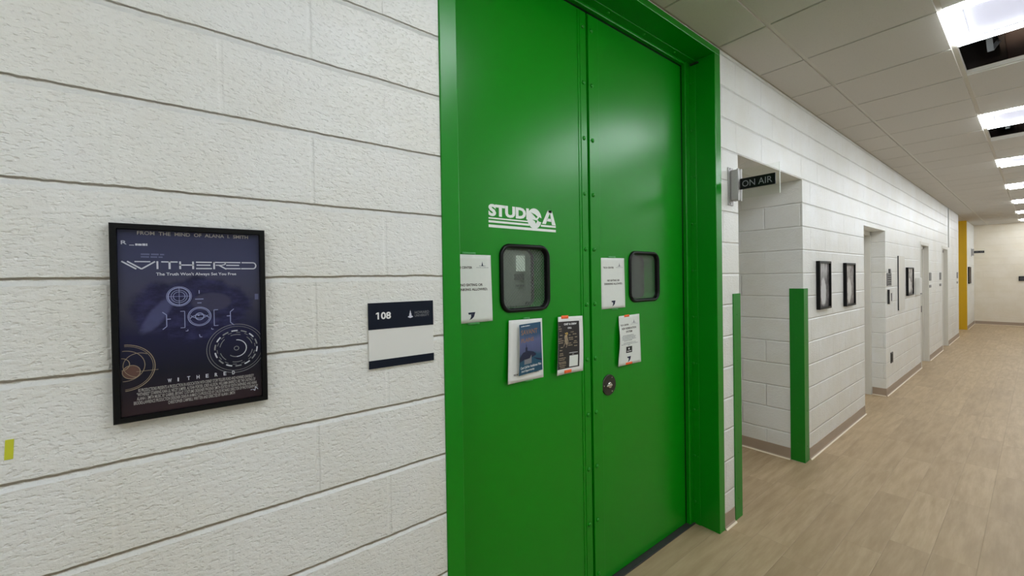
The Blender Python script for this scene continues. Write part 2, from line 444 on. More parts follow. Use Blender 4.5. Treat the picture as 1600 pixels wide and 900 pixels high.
# alcove beyond the green doors: side walls, back wall, soffit
b = B(); box(b, -1.5, -.2, 4.21, 4.41, 0, 2.62); box(b, -1.5, -.2, 2.768, 2.968, 0, 2.62); box(b, -1.7, -1.5, 2.768, 4.41, 0, 2.62)
struct('wall_alcove', b, M['block_alcove'])
struct('ceiling_alcove', bx(-1.5, -.2, 2.968, 4.21, 2.462, 2.62), M['door_white'])
struct('wall_yellow', bx(-1.6, 0.0, 17.45, 17.55, 0, H+.1), M['yellow'])
b = B(); box(b, -1.8, -1.6, 15.3, 17.6, 0, H+.5); box(b, -1.6, -.2, 15.3, 15.5, 0, H+.5)
struct('wall_recess', b, M['block_far'])
struct('wall_end', bx(-.2, W+.2, YE, YE+.2, 0, H+.5), M['block_end'])
struct('wall_right', bx(W, W+.2, YB-.2, YE, 0, H+.5), M['block_far'])
struct('wall_back', bx(0, W, YB-.2, YB, 0, H+.5), M['block_far'])
struct('floor', bx(-2.9, W+.2, YB-.2, YE+.2, -.12, 0), M['floor'])

# suspended ceiling: lay-in tiles, runners and cross tees; two tiles are missing
PIT = .6263; LY0 = 3.32
GX = [0.0, .293, .928, 2.15, W]
rows = []
k0 = math.floor((YB-LY0)/PIT)
ys = [LY0+PIT*k for k in range(k0, int((YE-LY0)/PIT)+2)]
def is_light(y): return abs(((y-LY0)/(4*PIT)) - round((y-LY0)/(4*PIT))) < .05
OPEN = (LY0+PIT, LY0+5*PIT)
b = B()
for y in ys:
    a, c = max(y, YB), min(y+PIT, YE)
    if c-a < .02: continue
    for x0, x1 in zip(GX, GX[1:]):
        if abs(x0-.928) < .01 and (is_light(y) or any(abs(y-q) < .02 for q in OPEN)): continue
        g = .0115
        box(b, x0+(g if x0 else 0.012), x1-(g if x1 < W else .012), a+.0075, c-.0075, H-.009, H+.012, .002)
cei = struct('ceiling', b, M['tile'])
b = B()
for x in GX[1:4]: box(b, x-.012, x+.012, YB, YE, H-.0008, H+.03)
for y in ys:
    if YB < y < YE:
        for x0, x1 in zip(GX, GX[1:]): box(b, x0+.012, x1-.012, y-.010, y+.010, H-.0002, H+.028)
g = struct('trim_1', b, M['grid'])
b = B(); box(b, 0.002, .022, YB, YE, H-.006, H-.004); box(b, 0.0, .003, YB, YE, H-.006, H+.02); box(b, W-.022, W, YB, YE, H-.006, H-.004); box(b, .02, W-.02, YE-.022, YE, H-.006, H-.004)
struct('trim_2', b, M['grid_edge'])
struct('ceiling_recess', bx(-1.6, -.0, 15.5, 17.45, H, H+.1), M['tile'])
struct('ceiling_deck', bx(0, W, YB, YE, H+.46, H+.5), M['plenum_dark'])

# ------------------------------------------------------------------ cove base along the walls
def cove(bm, a, c, axis, at, sgn):
    """vinyl cove base 100 mm high with a small toe, along Y at x=at (axis y) or along X at y=at (axis x)"""
    prof = [(0, 0), (.014, 0), (.012, .006), (.005, .016), (.0035, .10), (0, .102)]
    L = []
    for t in (a, c):
        L.append([((at+sgn*p, t, z) if axis == 'y' else (t, at+sgn*p, z)) for p, z in prof])
    loft(bm, L, caps=True)
def toe_strip(bm, a, c, axis, at, sgn):
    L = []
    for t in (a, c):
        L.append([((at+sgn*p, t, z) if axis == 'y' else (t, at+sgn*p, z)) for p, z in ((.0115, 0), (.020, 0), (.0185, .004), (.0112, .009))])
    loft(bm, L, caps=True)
runs = [('baseboard_left', [(2.716, 2.862, 'y', 0, 1)]), ('baseboard_left', [(4.33, 6.235, 'y', 0, 1)]), ('baseboard_left', [(7.33, 9.97, 'y', 0, 1), (-.14, .0035, 'x', 7.33, -1)]),
        ('baseboard_left', [(10.85, 12.57, 'y', 0, 1)]), ('baseboard_left', [(13.44, 15.5, 'y', 0, 1)]), ('baseboard_left', [(17.56, YE, 'y', 0, 1)]),
        ('baseboard_alcove', [(-1.49, -.106, 'x', 4.21, -1), (-1.49, -.106, 'x', 2.968, 1)]), ('baseboard_end', [(.015, W, 'x', YE, -1)]), ('baseboard_right', [(YB, YE-.02, 'y', W, -1)]),
        ('baseboard_left', [(YB, .69, 'y', 0, 1)])]
for nm, segs in runs:
    b = B(); q = B()
    for s in segs: cove(b, *s); toe_strip(q, *s)
    o = struct(nm, b, M['base']); mesh('pale_toe_strip', q, M['toe_pale'], o)  # near-white strip along the toe of the base

# ================================================================== GREEN DOUBLE DOORS
# steel frame: two jambs and a head, each with face flange and inner return
fr = thing('trim_3', (0, 1.7, 0), 'green steel frame around the tall double doors', 'door frame', kind='structure')
b = B(); box(b, -.30, .006, .697, .766, 0, 3.045, .003); mesh('jamb', b, M['green_frame'], fr)
b = B(); box(b, -.30, .006, 2.645, 2.718, 0, 3.045, .003); mesh('jamb', b, M['green_frame'], fr)
b = B(); box(b, -.30, .006, .697, 2.718, 3.0445, 3.084, .003); mesh('frame_head', b, M['green_frame'], fr)
b = B()                                          # stops with a raised strip
box(b, -.205, -.160, 2.592, 2.646, 0, 3.046, .006); box(b, -.161, -.118, 2.6395, 2.646, 0, 3.046, .002)
mesh('stop_strip', b, M['green'], fr)
b = B(); box(b, -.205, -.160, .765, .80, 0, 3.046, .006); mesh('stop_strip', b, M['green'], fr)
b = B(); box(b, -.205, -.165, .766, 2.645, 3.0245, 3.046, .005); box(b, -.166, -.12, .766, 2.645, 3.0395, 3.046, .002); mesh('stop_strip', b, M['green'], fr)
for i in range(10):
    z = .149+.306*i
    for x in (-.152, -.130): mesh('bolt', dome(B(), x, 2.6398, z, .0085 if x < -.14 else .0045, .005, 'y'), M['green'], fr, True)
for y in (1.15, 1.47, 1.79, 2.11, 2.43): mesh('bolt', dome(B(), -.142, y, 3.0396, .0085, .005, 'z'), M['green'], fr, True)
b = B(); box(b, -.31, -.150, .766, 2.645, 0, .008, .003); mesh('threshold', b, M['dark_gap'], fr)
b = B(); box(b, -.165, -.10, 2.6, 2.646, 3.0, 3.005); b2 = B(); box(b2, -.150, -.095, 2.628, 2.6445, 3.018, 3.030, .003); b.free(); mesh('catch', b2, M['steel_dark'], fr)

def leaf(name, y0, y1, win, label):
    """a 105 mm thick leaf with a rounded opening right through it"""
    z0, z1 = .014, 3.012; x0, x1 = D-.105, D
    root = thing(name, ((x0+x1)/2, (y0+y1)/2, 0), label, 'door', kind='structure')
    wy0, wy1, wz0, wz1 = win
    hole = rrect(wy0+.016, wy1-.016, wz0+.016, wz1-.016, .042)
    b = B(); layers = []
    for x in (x1, x0):
        out = [b.verts.new((x, y, z)) for y, z in ((y0, z0), (y1, z0), (y1, z1), (y0, z1))]
        inn = [b.verts.new((x, y, z)) for y, z in hole]
        es = [b.edges.new((out[i], out[(i+1) % 4])) for i in range(4)]+[b.edges.new((inn[i], inn[(i+1) % len(inn)])) for i in range(len(inn))]
        bmesh.ops.triangle_fill(b, use_beauty=True, use_dissolve=False, edges=es); layers.append((out, inn))
    for a, c in zip(layers[0], layers[1]):
        n = len(a)
        for i in range(n): b.faces.new((a[i], a[(i+1) % n], c[(i+1) % n], c[i]))
    mesh('leaf', b, M['green'], root)
    # rubber glazing gasket on both faces
    b = B()
    for fx, s in ((x1, 1), (x0, -1)):
        L = []
        for ins, h, r in ((0, .0, .058), (.001, .007, .057), (.005, .012, .053), (.011, .0135, .047), (.017, .010, .041), (.020, .002, .038), (.020, -.014, .038)):
            L.append([(fx+s*h, y, z) for y, z in rrect(wy0+ins, wy1-ins, wz0+ins, wz1-ins, r)])
        loft(b, L)
    mesh('window_gasket', b, M['rubber'], root, True)
    q = rrect(wy0+.017, wy1-.017, wz0+.017, wz1-.017, .041)
    b = B(); loft(b, [[(x1-.012, y, z) for y, z in q], [(x1-.018, y, z) for y, z in q]], caps=True)
    mesh('glass_pane', b, M['wired'], root)
    b = B(); loft(b, [[(x0+.018, y, z) for y, z in q], [(x0+.012, y, z) for y, z in q]], caps=True)
    mesh('glass_pane', b, M['wired'], root)
    return root
dl = leaf('door_1', .804, 1.651, (1.076, 1.373, 1.492, 1.798), 'left green metal door leaf with white lettering and a wired window')
dr = leaf('door_2', 1.668, 2.574, (1.993, 2.295, 1.495, 1.793), 'right green metal door leaf with a round dark lock plate')
def strip(root, y0, y1, yr, mat):
    b = B(); box(b, D-.001, D+.006, y0, y1, .014, 3.006, .0015); mesh('edge_strip', b, mat, root)
    for i in range(11):
        z = .082+.2845*i
        mesh('rivet', dome(B(), D+.006, yr, z, .0115, .008), mat, root, True)
strip(dl, 1.606, 1.651, 1.627, M['green']); strip(dr, 1.6685, 1.747, 1.692, M['green'])
b = B(); box(b, D-.003, D+.003, 1.592, 1.6065, .014, 3.006, .001); mesh('edge_bead', b, M['green'], dl)
b = B(); box(b, D-.05, D-.012, 1.640, 1.668, .014, 3.006); mesh('astragal', b, M['green'], dl)
b = B(); box(b, -.21, -.1868, 2.5745, 2.5915, .01, 3.02); mesh('door_seal', b, M['rubber'], fr)  # black strip painting the shade in the gap beside the leaf
b = B(); box(b, -.21, -.1868, .80, 2.5915, 3.0125, 3.0242); mesh('door_seal', b, M['rubber'], fr)  # the same painted shade in the gap above the leaves
# lock plate
b = B(); disc(b, D, D+.008, 1.801, 1.06, .056); lk = mesh('lock_plate', b, M['steel_dark'], dr)
b = B(); box(b, D+.008, D+.019, 1.768, 1.815, 1.055, 1.065, .003); disc(b, D+.007, D+.014, 1.801, 1.06, .016, 20); mesh('turn_lever', b, M['chrome'], lk)
for a in (60, 180, 300): mesh('screw', dome(B(), D+.008, 1.801+.043*math.cos(math.radians(a)), 1.06+.043*math.sin(math.radians(a)), .004, .002), M['chrome'], lk, True)
# lettering on the left leaf
sf = Plane((D, 1.024, 1.966), (0, .397, 0), (0, 0, -.102)); asp = .102/.397
b = B()
text(b, sf, 'STUDI', 0, .572, .02, .53, bold=.05, skew=.0)
for v0, v1, u1 in ((.585, .645, .56), (.71, .80, .575), (.885, 1.0, 1.0)): rect(b, sf, 0, u1, v0, v1)
rect(b, sf, .755, 1., .70, .79)
# the A, with its crossbar, and the globe
poly(b, sf, [(.775, .65), (.835, .655), (.918, .02), (.87, 0)]); poly(b, sf, [(.90, 0), (.937, 0), (1.0, .68), (.935, .67)])
poly(b, sf, [(.86, .38), (.93, .39), (.935, .53), (.845, .51)]); poly(b, sf, [(.87, 0), (.937, 0), (.93, .12), (.89, .12)])
fan(b, sf, .655, .45, .112, asp, .0005, 36, ry=.118)
ink('lettering', b, M['logo_white'], dl)
b = B()
poly(b, sf, [(.60, .18), (.67, .27), (.705, .36), (.68, .43), (.655, .34)], .0012)
poly(b, sf, [(.62, .50), (.70, .53), (.675, .68), (.66, .57)], .0012)
poly(b, sf, [(.735, .36), (.775, .43), (.775, .60), (.725, .57), (.70, .50)], .0012)
ink('globe_mark', b, M['green'], dl)

# ------------------------------------------------------------------ sheets taped to the doors
def seal(bm, sf, cu, cv, k=1., off=.0006):
    """the clock tower mark: spire, belfry, base"""
    for p in ([(-.018, .02), (.018, .02), (.006, -.03), (-.006, -.03)], [(-.003, -.03), (.003, -.03), (0, -.055)], [(-.03, .02), (.03, .02), (.03, .03), (-.03, .03)]):
        poly(bm, sf, [(cu+a*k, cv+c_*k) for a, c_ in p], off)
def bison(bm, sf, cu, cv, k=1., off=.0006):
    """a dark shield-like head with two horns"""
    for p in ([(-.085, -.055), (.085, -.058), (.07, -.03), (-.07, -.025)],
              [(-.02, -.026), (.07, -.03), (.05, .01), (.0, .04), (-.06, .055), (-.03, .03), (-.015, 0)]):
        poly(bm, sf, [(cu+a*k, cv+c_*k) for a, c_ in p], off)
def taped(name, label, corners, lift, tapes, mat=None, base=.0015, cat='paper notice', group=None, x=D):
    tl, tr, br, bl = corners
    sf = Sheet(x+base, tl, tr, br, bl, lift)
    root = thing(name, (x, (tl[0]+br[0])/2, (tl[1]+br[1])/2), label, cat, group)
    mesh('sheet', sf.grid(B(), 0, 1, 0, 1, 0, 10, 16, .0004), mat or M['paper'], root, True)
    for m, u0, u1, v0, v1 in tapes:
        mesh('tape', sf.grid(B(), u0, u1, v0, v1, .0007, 4, 3, .0003), M[m], root, True)
    return root, sf
def rule_sheet(corners, label, top_tape):
    root, sf = taped('paper_notice', label, corners, lambda u, v: .0015+.002*math.sin(3*u+2*v)**2, [('tape_clear', .30, .62, -.035, .0), ('tape_clear', .40, .68, 1.0, 1.03)], group='eating notices on the doors')
    b = B()
    text(b, sf, 'TECH CENTER', .10, .53, .174, .208, .03); ink('heading', b, M['ink_brown'], root); b = B()
    text(b, sf, 'NO EATING OR', .25, .78, .426, .464, .03); text(b, sf, 'DRINKING ALLOWED.', .13, .90, .493, .530, .03)
    ink('lettering', b, M['ink_brown'], root)
    b = B(); seal(b, sf, .78, .14, .9); ink('tower_emblem', b, M['ink_navy'], root)
    b = B(); bison(b, sf, .50, .905, 1.0); ink('bison_emblem', b, M['ink_navy'], root)
    b = B(); scribble(b, sf, .70, .86, .158, .168, .0006, .05); scribble(b, sf, .63, .94, .185, .192, .0006, .07); ink('small_print', b, M['ink_grey'], root)
rule_sheet(((.826, 1.745), (1.030, 1.744), (1.034, 1.465), (.826, 1.464)), 'white no eating notice tucked behind the edge of the left green jamb', 1)
rule_sheet(((1.744, 1.747), (1.950, 1.749), (1.953, 1.473), (1.748, 1.472)), 'white no eating notice taped beside the window of the right green door', 1)
# reservation notice with orange tape
root, sf = taped('paper_notice', 'white curling notice held by orange tape above the round lock', ((1.889, 1.426), (2.086, 1.428), (2.098, 1.146), (1.872, 1.150)),
                 lambda u, v: .002+.014*(1-u)**2*(.3+.7*math.sin(math.pi*v)**2)+.006*v*(1-u), [('tape_orange', .26, .50, -.012, .033), ('tape_orange', .32, .60, .955, 1.0)])
b = B(); text(b, sf, 'TECH CENTER', .06, .46, .174, .207, .03); text(b, sf, 'NEW RESERVATION', .12, .82, .244, .284, .03); text(b, sf, 'SYSTEM', .32, .62, .312, .352, .03); ink('lettering', b, M['ink_brown'], root)
b = B(); seal(b, sf, .72, .14, .9); ink('tower_emblem', b, M['ink_navy'], root)
b = B(); bison(b, sf, .46, .895, 1.0); ink('bison_emblem', b, M['ink_navy'], root)
b = B(); scribble(b, sf, .62, .82, .16, .168, .0006); scribble(b, sf, .56, .90, .187, .193, .0006); ink('emblem_caption', b, M['ink_grey'], root); b = B()
for i, (a, c) in enumerate(((.14, .70), (.11, .80), (.12, .78), (.12, .8), (.2, .62))): scribble(b, sf, a, c, .40+.026*i, .412+.026*i, .0006, .07)
for i, (a, c) in enumerate(((.18, .78), (.08, .88), (.4, .5))): scribble(b, sf, a, c, .55+.026*i, .56+.026*i, .0006, .07)
ink('small_print', b, M['ink_grey'], root)
b = B(); sf.grid(b, .32, .60, .635, .76, .0006, 3, 3); ink('black_label', b, M['ink'], root)
b = B(); scribble(b, sf, .36, .56, .72, .735, .0010, .08); ink('label_text', b, M['ink_white'], root); b = B(); fan(b, sf, .45, .68, .03, 1.4, .001, 10); ink('label_mark', b, M['ink_white'], root)
# white sheet with a blue flyer stuck on it
root, sf = taped('paper_sheet', 'white sheet behind the blue flyer under the left door window', ((1.117, 1.460), (1.319, 1.456), (1.323, 1.178), (1.099, 1.183)),
                 lambda u, v: .002+.016*(1-u)**2*(.4+.6*v), [('tape_clear', .42, .62, -.03, .0), ('tape_clear', .48, .70, 1.0, 1.02)], mat=M['paper_border'])
b = B(); text(b, sf, 'READING, SUNDAY MAY', .16, .88, .862, .897, bold=.03); ink('lettering', b, M['ink'], root)
root, sf = taped('blue_flyer', 'blue flyer with an old skyline stuck on a white sheet', ((1.163, 1.438), (1.302, 1.441), (1.310, 1.217), (1.153, 1.213)),
                 lambda u, v: .004+.014*(1-u)**2*(.5+.5*math.sin(2.6*v))+.006*(1-u), [], mat=M['paper_border'], base=.0075, cat='flyer')
def skyline_mat():
    n = NT('blue flyer print'); P = n.obj(); x, y, z = n.sep(P)
    v = n.math('DIVIDE', n.math('SUBTRACT', .113, z), .226)
    rp = n.n('ShaderNodeValToRGB'); n.link(n.math('ADD', v, n.math('MULTIPLY_ADD', n.noise(P, 22., 3), .2, -.1)), rp.inputs[0])
    e = rp.color_ramp.elements; e[0].color = lin((24, 78, 108)); e[1].position = 1; e[1].color = lin((20, 74, 100))
    for p, c in ((.22, (40, 78, 112)), (.36, (88, 96, 138)), (.55, (76, 84, 122)), (.62, (22, 76, 100))):
        k = rp.color_ramp.elements.new(p); k.color = lin(c)
    n.bsdf(rp.outputs[0], .5); return n.m
b = B(); sf.grid(b, .0, 1., .0, 1.0, .0005, 8, 12); ink('print', b, skyline_mat(), root)
b = B()
poly(b, sf, [(.0, .66), (.08, .60), (.16, .56), (.27, .55), (.27, .47), (.30, .47), (.31, .37), (.33, .47), (.36, .47), (.36, .54), (.5, .56), (.62, .58), (.74, .63), (.74, .66), (.5, .70), (.2, .71), (0, .74)], .0010)
poly(b, sf, [(.62, .70), (.98, .76), (.98, .80), (.80, .76)], .0010); ink('skyline', b, M['ink_navy'], root)
b = B(); text(b, sf, 'SAVANT', .08, .84, .115, .215, .02, .0010); ink('title', b, M['ink_orange'], root); b = B(); text(b, sf, 'PLAINS', .08, .66, .285, .365, .02, .0010); ink('title', b, M['ink_orange'], root)
b = B(); sf.grid(b, .22, .54, .615, .805, .0012, 4, 4); ink('pale_square', b, M['ink_grey'], root)
b = B(); text(b, sf, 'Cast Call for Auditions: Film', .06, .95, .835, .885, .02, .001); text(b, sf, 'And Opportunity', .10, .66, .91, .965, .02, .001); scribble(b, sf, .08, .5, .035, .05, .001, .1); ink('lettering', b, M['ink_white'], root)
# black flyer
root, sf = taped('black_flyer', 'black cast and crew flyer with white border and orange tape at top and bottom', ((1.415, 1.455), (1.597, 1.449), (1.596, 1.168), (1.390, 1.177)),
                 lambda u, v: .003+.022*(1-u)**2*(.35+.65*v)+.004*math.sin(math.pi*v), [('tape_orange', .13, .42, -.02, .035), ('tape_orange', .28, .56, .935, .99)], mat=M['paper_border'], cat='flyer')
b = B(); sf.grid(b, .0, .85, .085, .905, .0006, 8, 12); ink('print', b, M['ink'], root)
b = B(); text(b, sf, 'CAST & CREW', .23, .74, .115, .15, .04, .0012); text(b, sf, 'CALL', .38, .54, .185, .215, .04, .0012)
sf2 = sf; scribble(b, sf, .44, .78, .635, .645, .0012); scribble(b, sf, .56, .64, .665, .672, .0012)
ink('lettering', b, M['ink_white'], root)
b = B()
for a, c, v in ((.02, .10, .16), (.02, .14, .20), (.04, .14, .235), (.06, .17, .31), (.01, .15, .37), (.01, .22, .405), (.02, .2, .44), (.1, .2, .52), (.06, .17, .57), (.07, .2, .625), (.06, .22, .655),
                (.04, .32, .705), (.05, .28, .735), (.04, .33, .775), (.06, .34, .80), (.07, .33, .835), (.1, .3, .865), (.50, .62, .265), (.42, .5, .315), (.58, .73, .305), (.42, .6, .365), (.44, .6, .395), (.66, .76, .36), (.4, .52, .46), (.4, .57, .495), (.63, .74, .43), (.6, .77, .46), (.64, .76, .515)):
    scribble(b, sf, a, c, v, v+.017, .0012, .06)
ink('small_print', b, M['ink_tan'], root)
b = B()
for (a, c, r, s) in ((.30, .36, .055, 1.3), (.33, .45, .04, 1.5), (.28, .42, .03, 1.2), (.36, .40, .03, 1.1)): fan(b, sf, a, c, r, 1.4, .0010, 12, ry=r*s)
stroke(b, sf, [(.22, .52), (.30, .42), (.34, .32), (.40, .44), (.32, .54)], .022, .0011, 1.4); ink('figure', b, M['ink_tan'], root)
b = B(); stroke(b, sf, [(.27, .285), (.31, .30), (.35, .28), (.38, .30), (.33, .33)], .02, .0014, 1.4); fan(b, sf, .30, .345, .015, 1.4, .0014, 8); ink('gold_mark', b, M['ink_gold'], root)
b = B(); sf.grid(b, .46, .79, .69, .885, .0012, 4, 4); ink('pale_square', b, M['paper'], root)

# ------------------------------------------------------------------ vestibule seen through the door windows
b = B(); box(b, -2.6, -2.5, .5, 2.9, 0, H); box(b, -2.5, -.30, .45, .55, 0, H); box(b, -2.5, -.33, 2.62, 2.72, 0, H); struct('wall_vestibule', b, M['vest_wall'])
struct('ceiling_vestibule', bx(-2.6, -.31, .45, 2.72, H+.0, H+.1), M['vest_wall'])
id_ = thing('inner_door', (-1.0, 2.05, 0), 'grey inner door seen through the left wired window', 'door', kind='structure')
b = B(); box(b, -1.05, -1.0, 1.62, 2.52, .01, 2.2, .004); mesh('leaf', b, M['vest_door'], id_)
b = B(); box(b, -1.0, -.985, 1.828, 1.90, 1.695, 1.805, .003); mesh('glass_pane', b, M['lit_pane'], id_)
b = B(); box(b, -1.0, -.992, 1.81, 1.895, 1.635, 1.678, .002); box(b, -1.0, -.992, 1.82, 1.895, 1.588, 1.602, .002); mesh('sign_plate', b, M['plate_dark'], id_)
b = B(); box(b, -1.0, -.95, 1.905, 1.94, 1.40, 1.48, .006); mesh('handle', b, M['black'], id_)
la = bpy.data.lights.new('vestibule_fill', 'AREA'); la.energy = 16; la.size = .5; lo = bpy.data.objects.new('vestibule_fill', la); COL.objects.link(lo); lo.location = (-.62, 1.45, 2.9)  # unseen area light added to brighten the view through the door windows
tag(lo, 'unseen fill light added in the room behind the green doors', 'lamp')

# ================================================================== NEAR WALL
# framed film poster
PY0, PY1, PZ0, PZ1 = -.1235, .1685, 1.3375, 1.777
po = thing('film_poster', (0, .0225, 1.557), 'black framed dark blue film poster on the white block wall', 'poster')
fw = .0125
b = B(); XF = .022
L = []
for ins, x in ((0, .001), (0, XF-.002), (.002, XF), (fw-.001, XF), (fw, XF-.006), (fw, XF-.012)):
    L.append([(x, PY0+ins, PZ0+ins), (x, PY1-ins, PZ0+ins), (x, PY1-ins, PZ1-ins), (x, PY0+ins, PZ1-ins)])
loft(b, L); mesh('frame', b, M['black'], po)
mesh('backing', bx(.003, .009, PY0+.002, PY1-.002, PZ0+.002, PZ1-.002), M['black'], po)
py0, py1, pz0, pz1 = PY0+fw-.001, PY1-fw+.001, PZ0+fw-.001, PZ1-fw+.001
XP = .0115
pr = mesh('print', bx(.0095, XP, py0, py1, pz0, pz1), poster_mat(py0, py1, pz0, pz1), po)
sf = Plane((XP, py0, pz1), (0, py1-py0, 0), (0, 0, pz0-pz1)); A = (pz1-pz0)/(py1-py0)
b = B(); text(b, sf, 'FROM  THE  MIND  OF  ALANA  I.  SMITH', .125, .91, .008, .028, .015); ink('heading', b, M['ink_sand'], pr)
b = B()
text(b, sf, 'R', .025, .06, .062, .082, .01); rect(b, sf, .075, .105, .084, .087)
scribble(b, sf, .112, .19, .074, .087, .0004, .02); ink('rating_mark', b, M['ink_pale'], pr); b = B()
text(b, sf, "The Truth Won't Always Set You Free", .24, .81, .232, .254, .02); ink('tagline', b, M['ink_pale'], pr); b = B()
# title, drawn stroke by stroke
t, m_, l = .170, .190, .213; w = .011
def bars(*a):
    for u0, u1, v0, v1 in a: rect(b, sf, u0, u1, v0, v1)
th = .0065
stroke(b, sf, [(.025, t+.002), (.115, l)], w, asp=A); stroke(b, sf, [(.06, t+.002), (.148, l)], w, asp=A); stroke(b, sf, [(.148, l), (.235, t+.002)], w, asp=A); stroke(b, sf, [(.105, t+.003), (.205, t+.003)], .009, asp=A)
bars((.222+.022, .256, t, l))
bars((.275, .385, t, t+th), (.323, .337, t, l))
bars((.395, .408, t, l), (.485, .498, t, l), (.395, .498, m_-th/2, m_+th/2))
for e0 in (.512, .742-.012):
    bars((e0, e0+.115, t, t+th), (e0+.004, e0+.105, m_-th/2, m_+th/2), (e0, e0+.115, l-th, l))
bars((.637, .735, t, t+th), (.637, .65, t, l)); stroke(b, sf, [(.725, t+.003), (.728, t+.014), (.70, m_), (.655, m_)], w*.8, asp=A); stroke(b, sf, [(.68, m_), (.735, l)], w, asp=A)
bars((.855, .945, t, t+th), (.85, .945, l-th, l)); arc(b, sf, .945, (t+l)/2, .0235, -90, 90, .010, A, ry=.028)
ink('title', b, M['ink_pale'], pr); b = B()
# small repeated title
for i, ch in enumerate('WITHERED'): text(b, sf, ch, .30+.066*i, .30+.066*i+(.026 if ch == 'W' else .009 if ch == 'I' else .021), .824, .845, .02)
ink('subtitle', b, M['ink_pale'], pr)
b = B()
cr = [('RS Productions presents a Production In Association with Disney Storytellers Fund and Howard University', .11, .935, .858),
      ('"WITHERED" Starring Kaia Lil Necey Jumper, Alysha Porter, Jordi Allison, Williama Barreto, Rie the Casting of', .10, .945, .880),
      ('Alana I. Smith Music by Gabriel Bryant Costume Designer Phoenix Smith Edited by Edith Shepherd and Niani', .10, .955, .902),
      ('Brooke-Lawrence Production Designer Deaeun Ahmad Co-Produced by Chloe Richard Director of Photography by', .08, .965, .924), ('Christopher Campbell Written and Directed by Alana I. Smith', .30, .78, .946)]
for s, u0, u1, v in cr: text(b, sf, s.upper(), u0, u1, v, v+.0185, .01, cap=.72)
ink('credits', b, M['ink_sand'], pr)
b = B()
for r in (.085, .075, .055, .04): arc(b, sf, .39, .367, r, 0, 360, .004 if r != .075 else .008, A)
stroke(b, sf, [(.31, .367), (.47, .367)], .003, asp=A); stroke(b, sf, [(.39, .315), (.39, .42)], .003, asp=A)
ink('round_dial', b, M['ink_lilac'], pr); b = B()
for r, w in ((.082, .006), (.072, .004)): arc(b, sf, .53, .486, r, 0, 360, w, A)
arc(b, sf, .53, .505, .07, 200, 340, .006, A, ry=.045); arc(b, sf, .53, .47, .065, 20, 160, .005, A, ry=.04); arc(b, sf, .53, .486, .03, 0, 360, .008, A); fan(b, sf, .522, .478, .008, A)
ink('eye_emblem', b, M['ink_lilac'], pr); b = B()
for s in (-1, 1):
    c = lambda d: .53+s*d
    stroke(b, sf, [(c(.135), .452), (c(.105), .452), (c(.105), .545), (c(.135), .545)], .005, asp=A)
    stroke(b, sf, [(c(.255), .452), (c(.228), .468), (c(.228), .532), (c(.255), .548)], .006, asp=A); stroke(b, sf, [(c(.228), .492), (c(.20), .492)], .007, asp=A)
    stroke(b, sf, [(c(.10), .565), (c(.085), .565), (c(.085), .557)], .005, asp=A)
stroke(b, sf, [(.53, .335), (.53, .355)], .006, asp=A); stroke(b, sf, [(.50, .386), (.56, .386)], .007, asp=A); stroke(b, sf, [(.515, .408), (.545, .408)], .006, asp=A); stroke(b, sf, [(.525, .59), (.53, .605), (.545, .605)], .006, asp=A)
ink('target_brackets', b, M['ink_lilac'], pr)
b = B()
cx, cv = .80, .69
arc(b, sf, cx, cv, .225, 0, 360, .004, A, umax=.998); arc(b, sf, cx, cv, .205, 0, 360, .003, A, umax=.998)
for k in range(14): arc(b, sf, cx, cv, .165, k*25.7, k*25.7+17, .011, A, umax=.998); arc(b, sf, cx, cv, .148, k*25.7+13, k*25.7+25, .004, A, umax=.998)
for k in range(6): arc(b, sf, cx, cv, .128, k*60+10, k*60+45, .005, A)
arc(b, sf, cx, cv, .078, -90, 130, .006, A); arc(b, sf, cx, cv, .018, 0, 360, .005, A)
ink('large_dial', b, M['ink_grey'], pr)
b = B()
for k in range(7): arc(b, sf, cx, cv, .165, k*51.4, k*51.4+17, .011, A, .0006, umax=.998)
arc(b, sf, cx, cv, .078, -90, 90, .007, A, .0006)
ink('bright_marks', b, M['ink_pale'], pr); b = B()
stroke(b, sf, [(.925, .952), (.94, .962), (.945, .938), (.965, .955)], .006, asp=A); stroke(b, sf, [(.905, .955), (.92, .953)], .005, asp=A)
ink('corner_mark', b, M['ink_pale'], pr)
b = B()
arc(b, sf, .03, .74, .19, -90, 90, .005, A, umin=.004); arc(b, sf, .03, .74, .178, -90, 90, .003, A, umin=.004); arc(b, sf, .03, .73, .125, 0, 360, .004, A, umin=.004)
arc(b, sf, .12, .73, .10, 100, 300, .004, A, umin=.004); arc(b, sf, .07, .764, .055, 0, 360, .005, A); arc(b, sf, .01, .72, .05, -90, 90, .005, A, umin=.004); stroke(b, sf, [(.10, .765), (.24, .765)], .003, asp=A)
ink('small_dials', b, M['ink_tan'], pr)
b = B(); fan(b, sf, .07, .764, .053, A, .0003); ink('rust_disc', b, M['ink_rust'], pr)
b = B(); scribble(b, sf, .145, .30, .128, .137, .0004, .05); scribble(b, sf, .145, .29, .143, .151, .0004, .05); rect(b, sf, .955, .985, .365, .40); ink('faint_print', b, M['ink_dim'], pr)

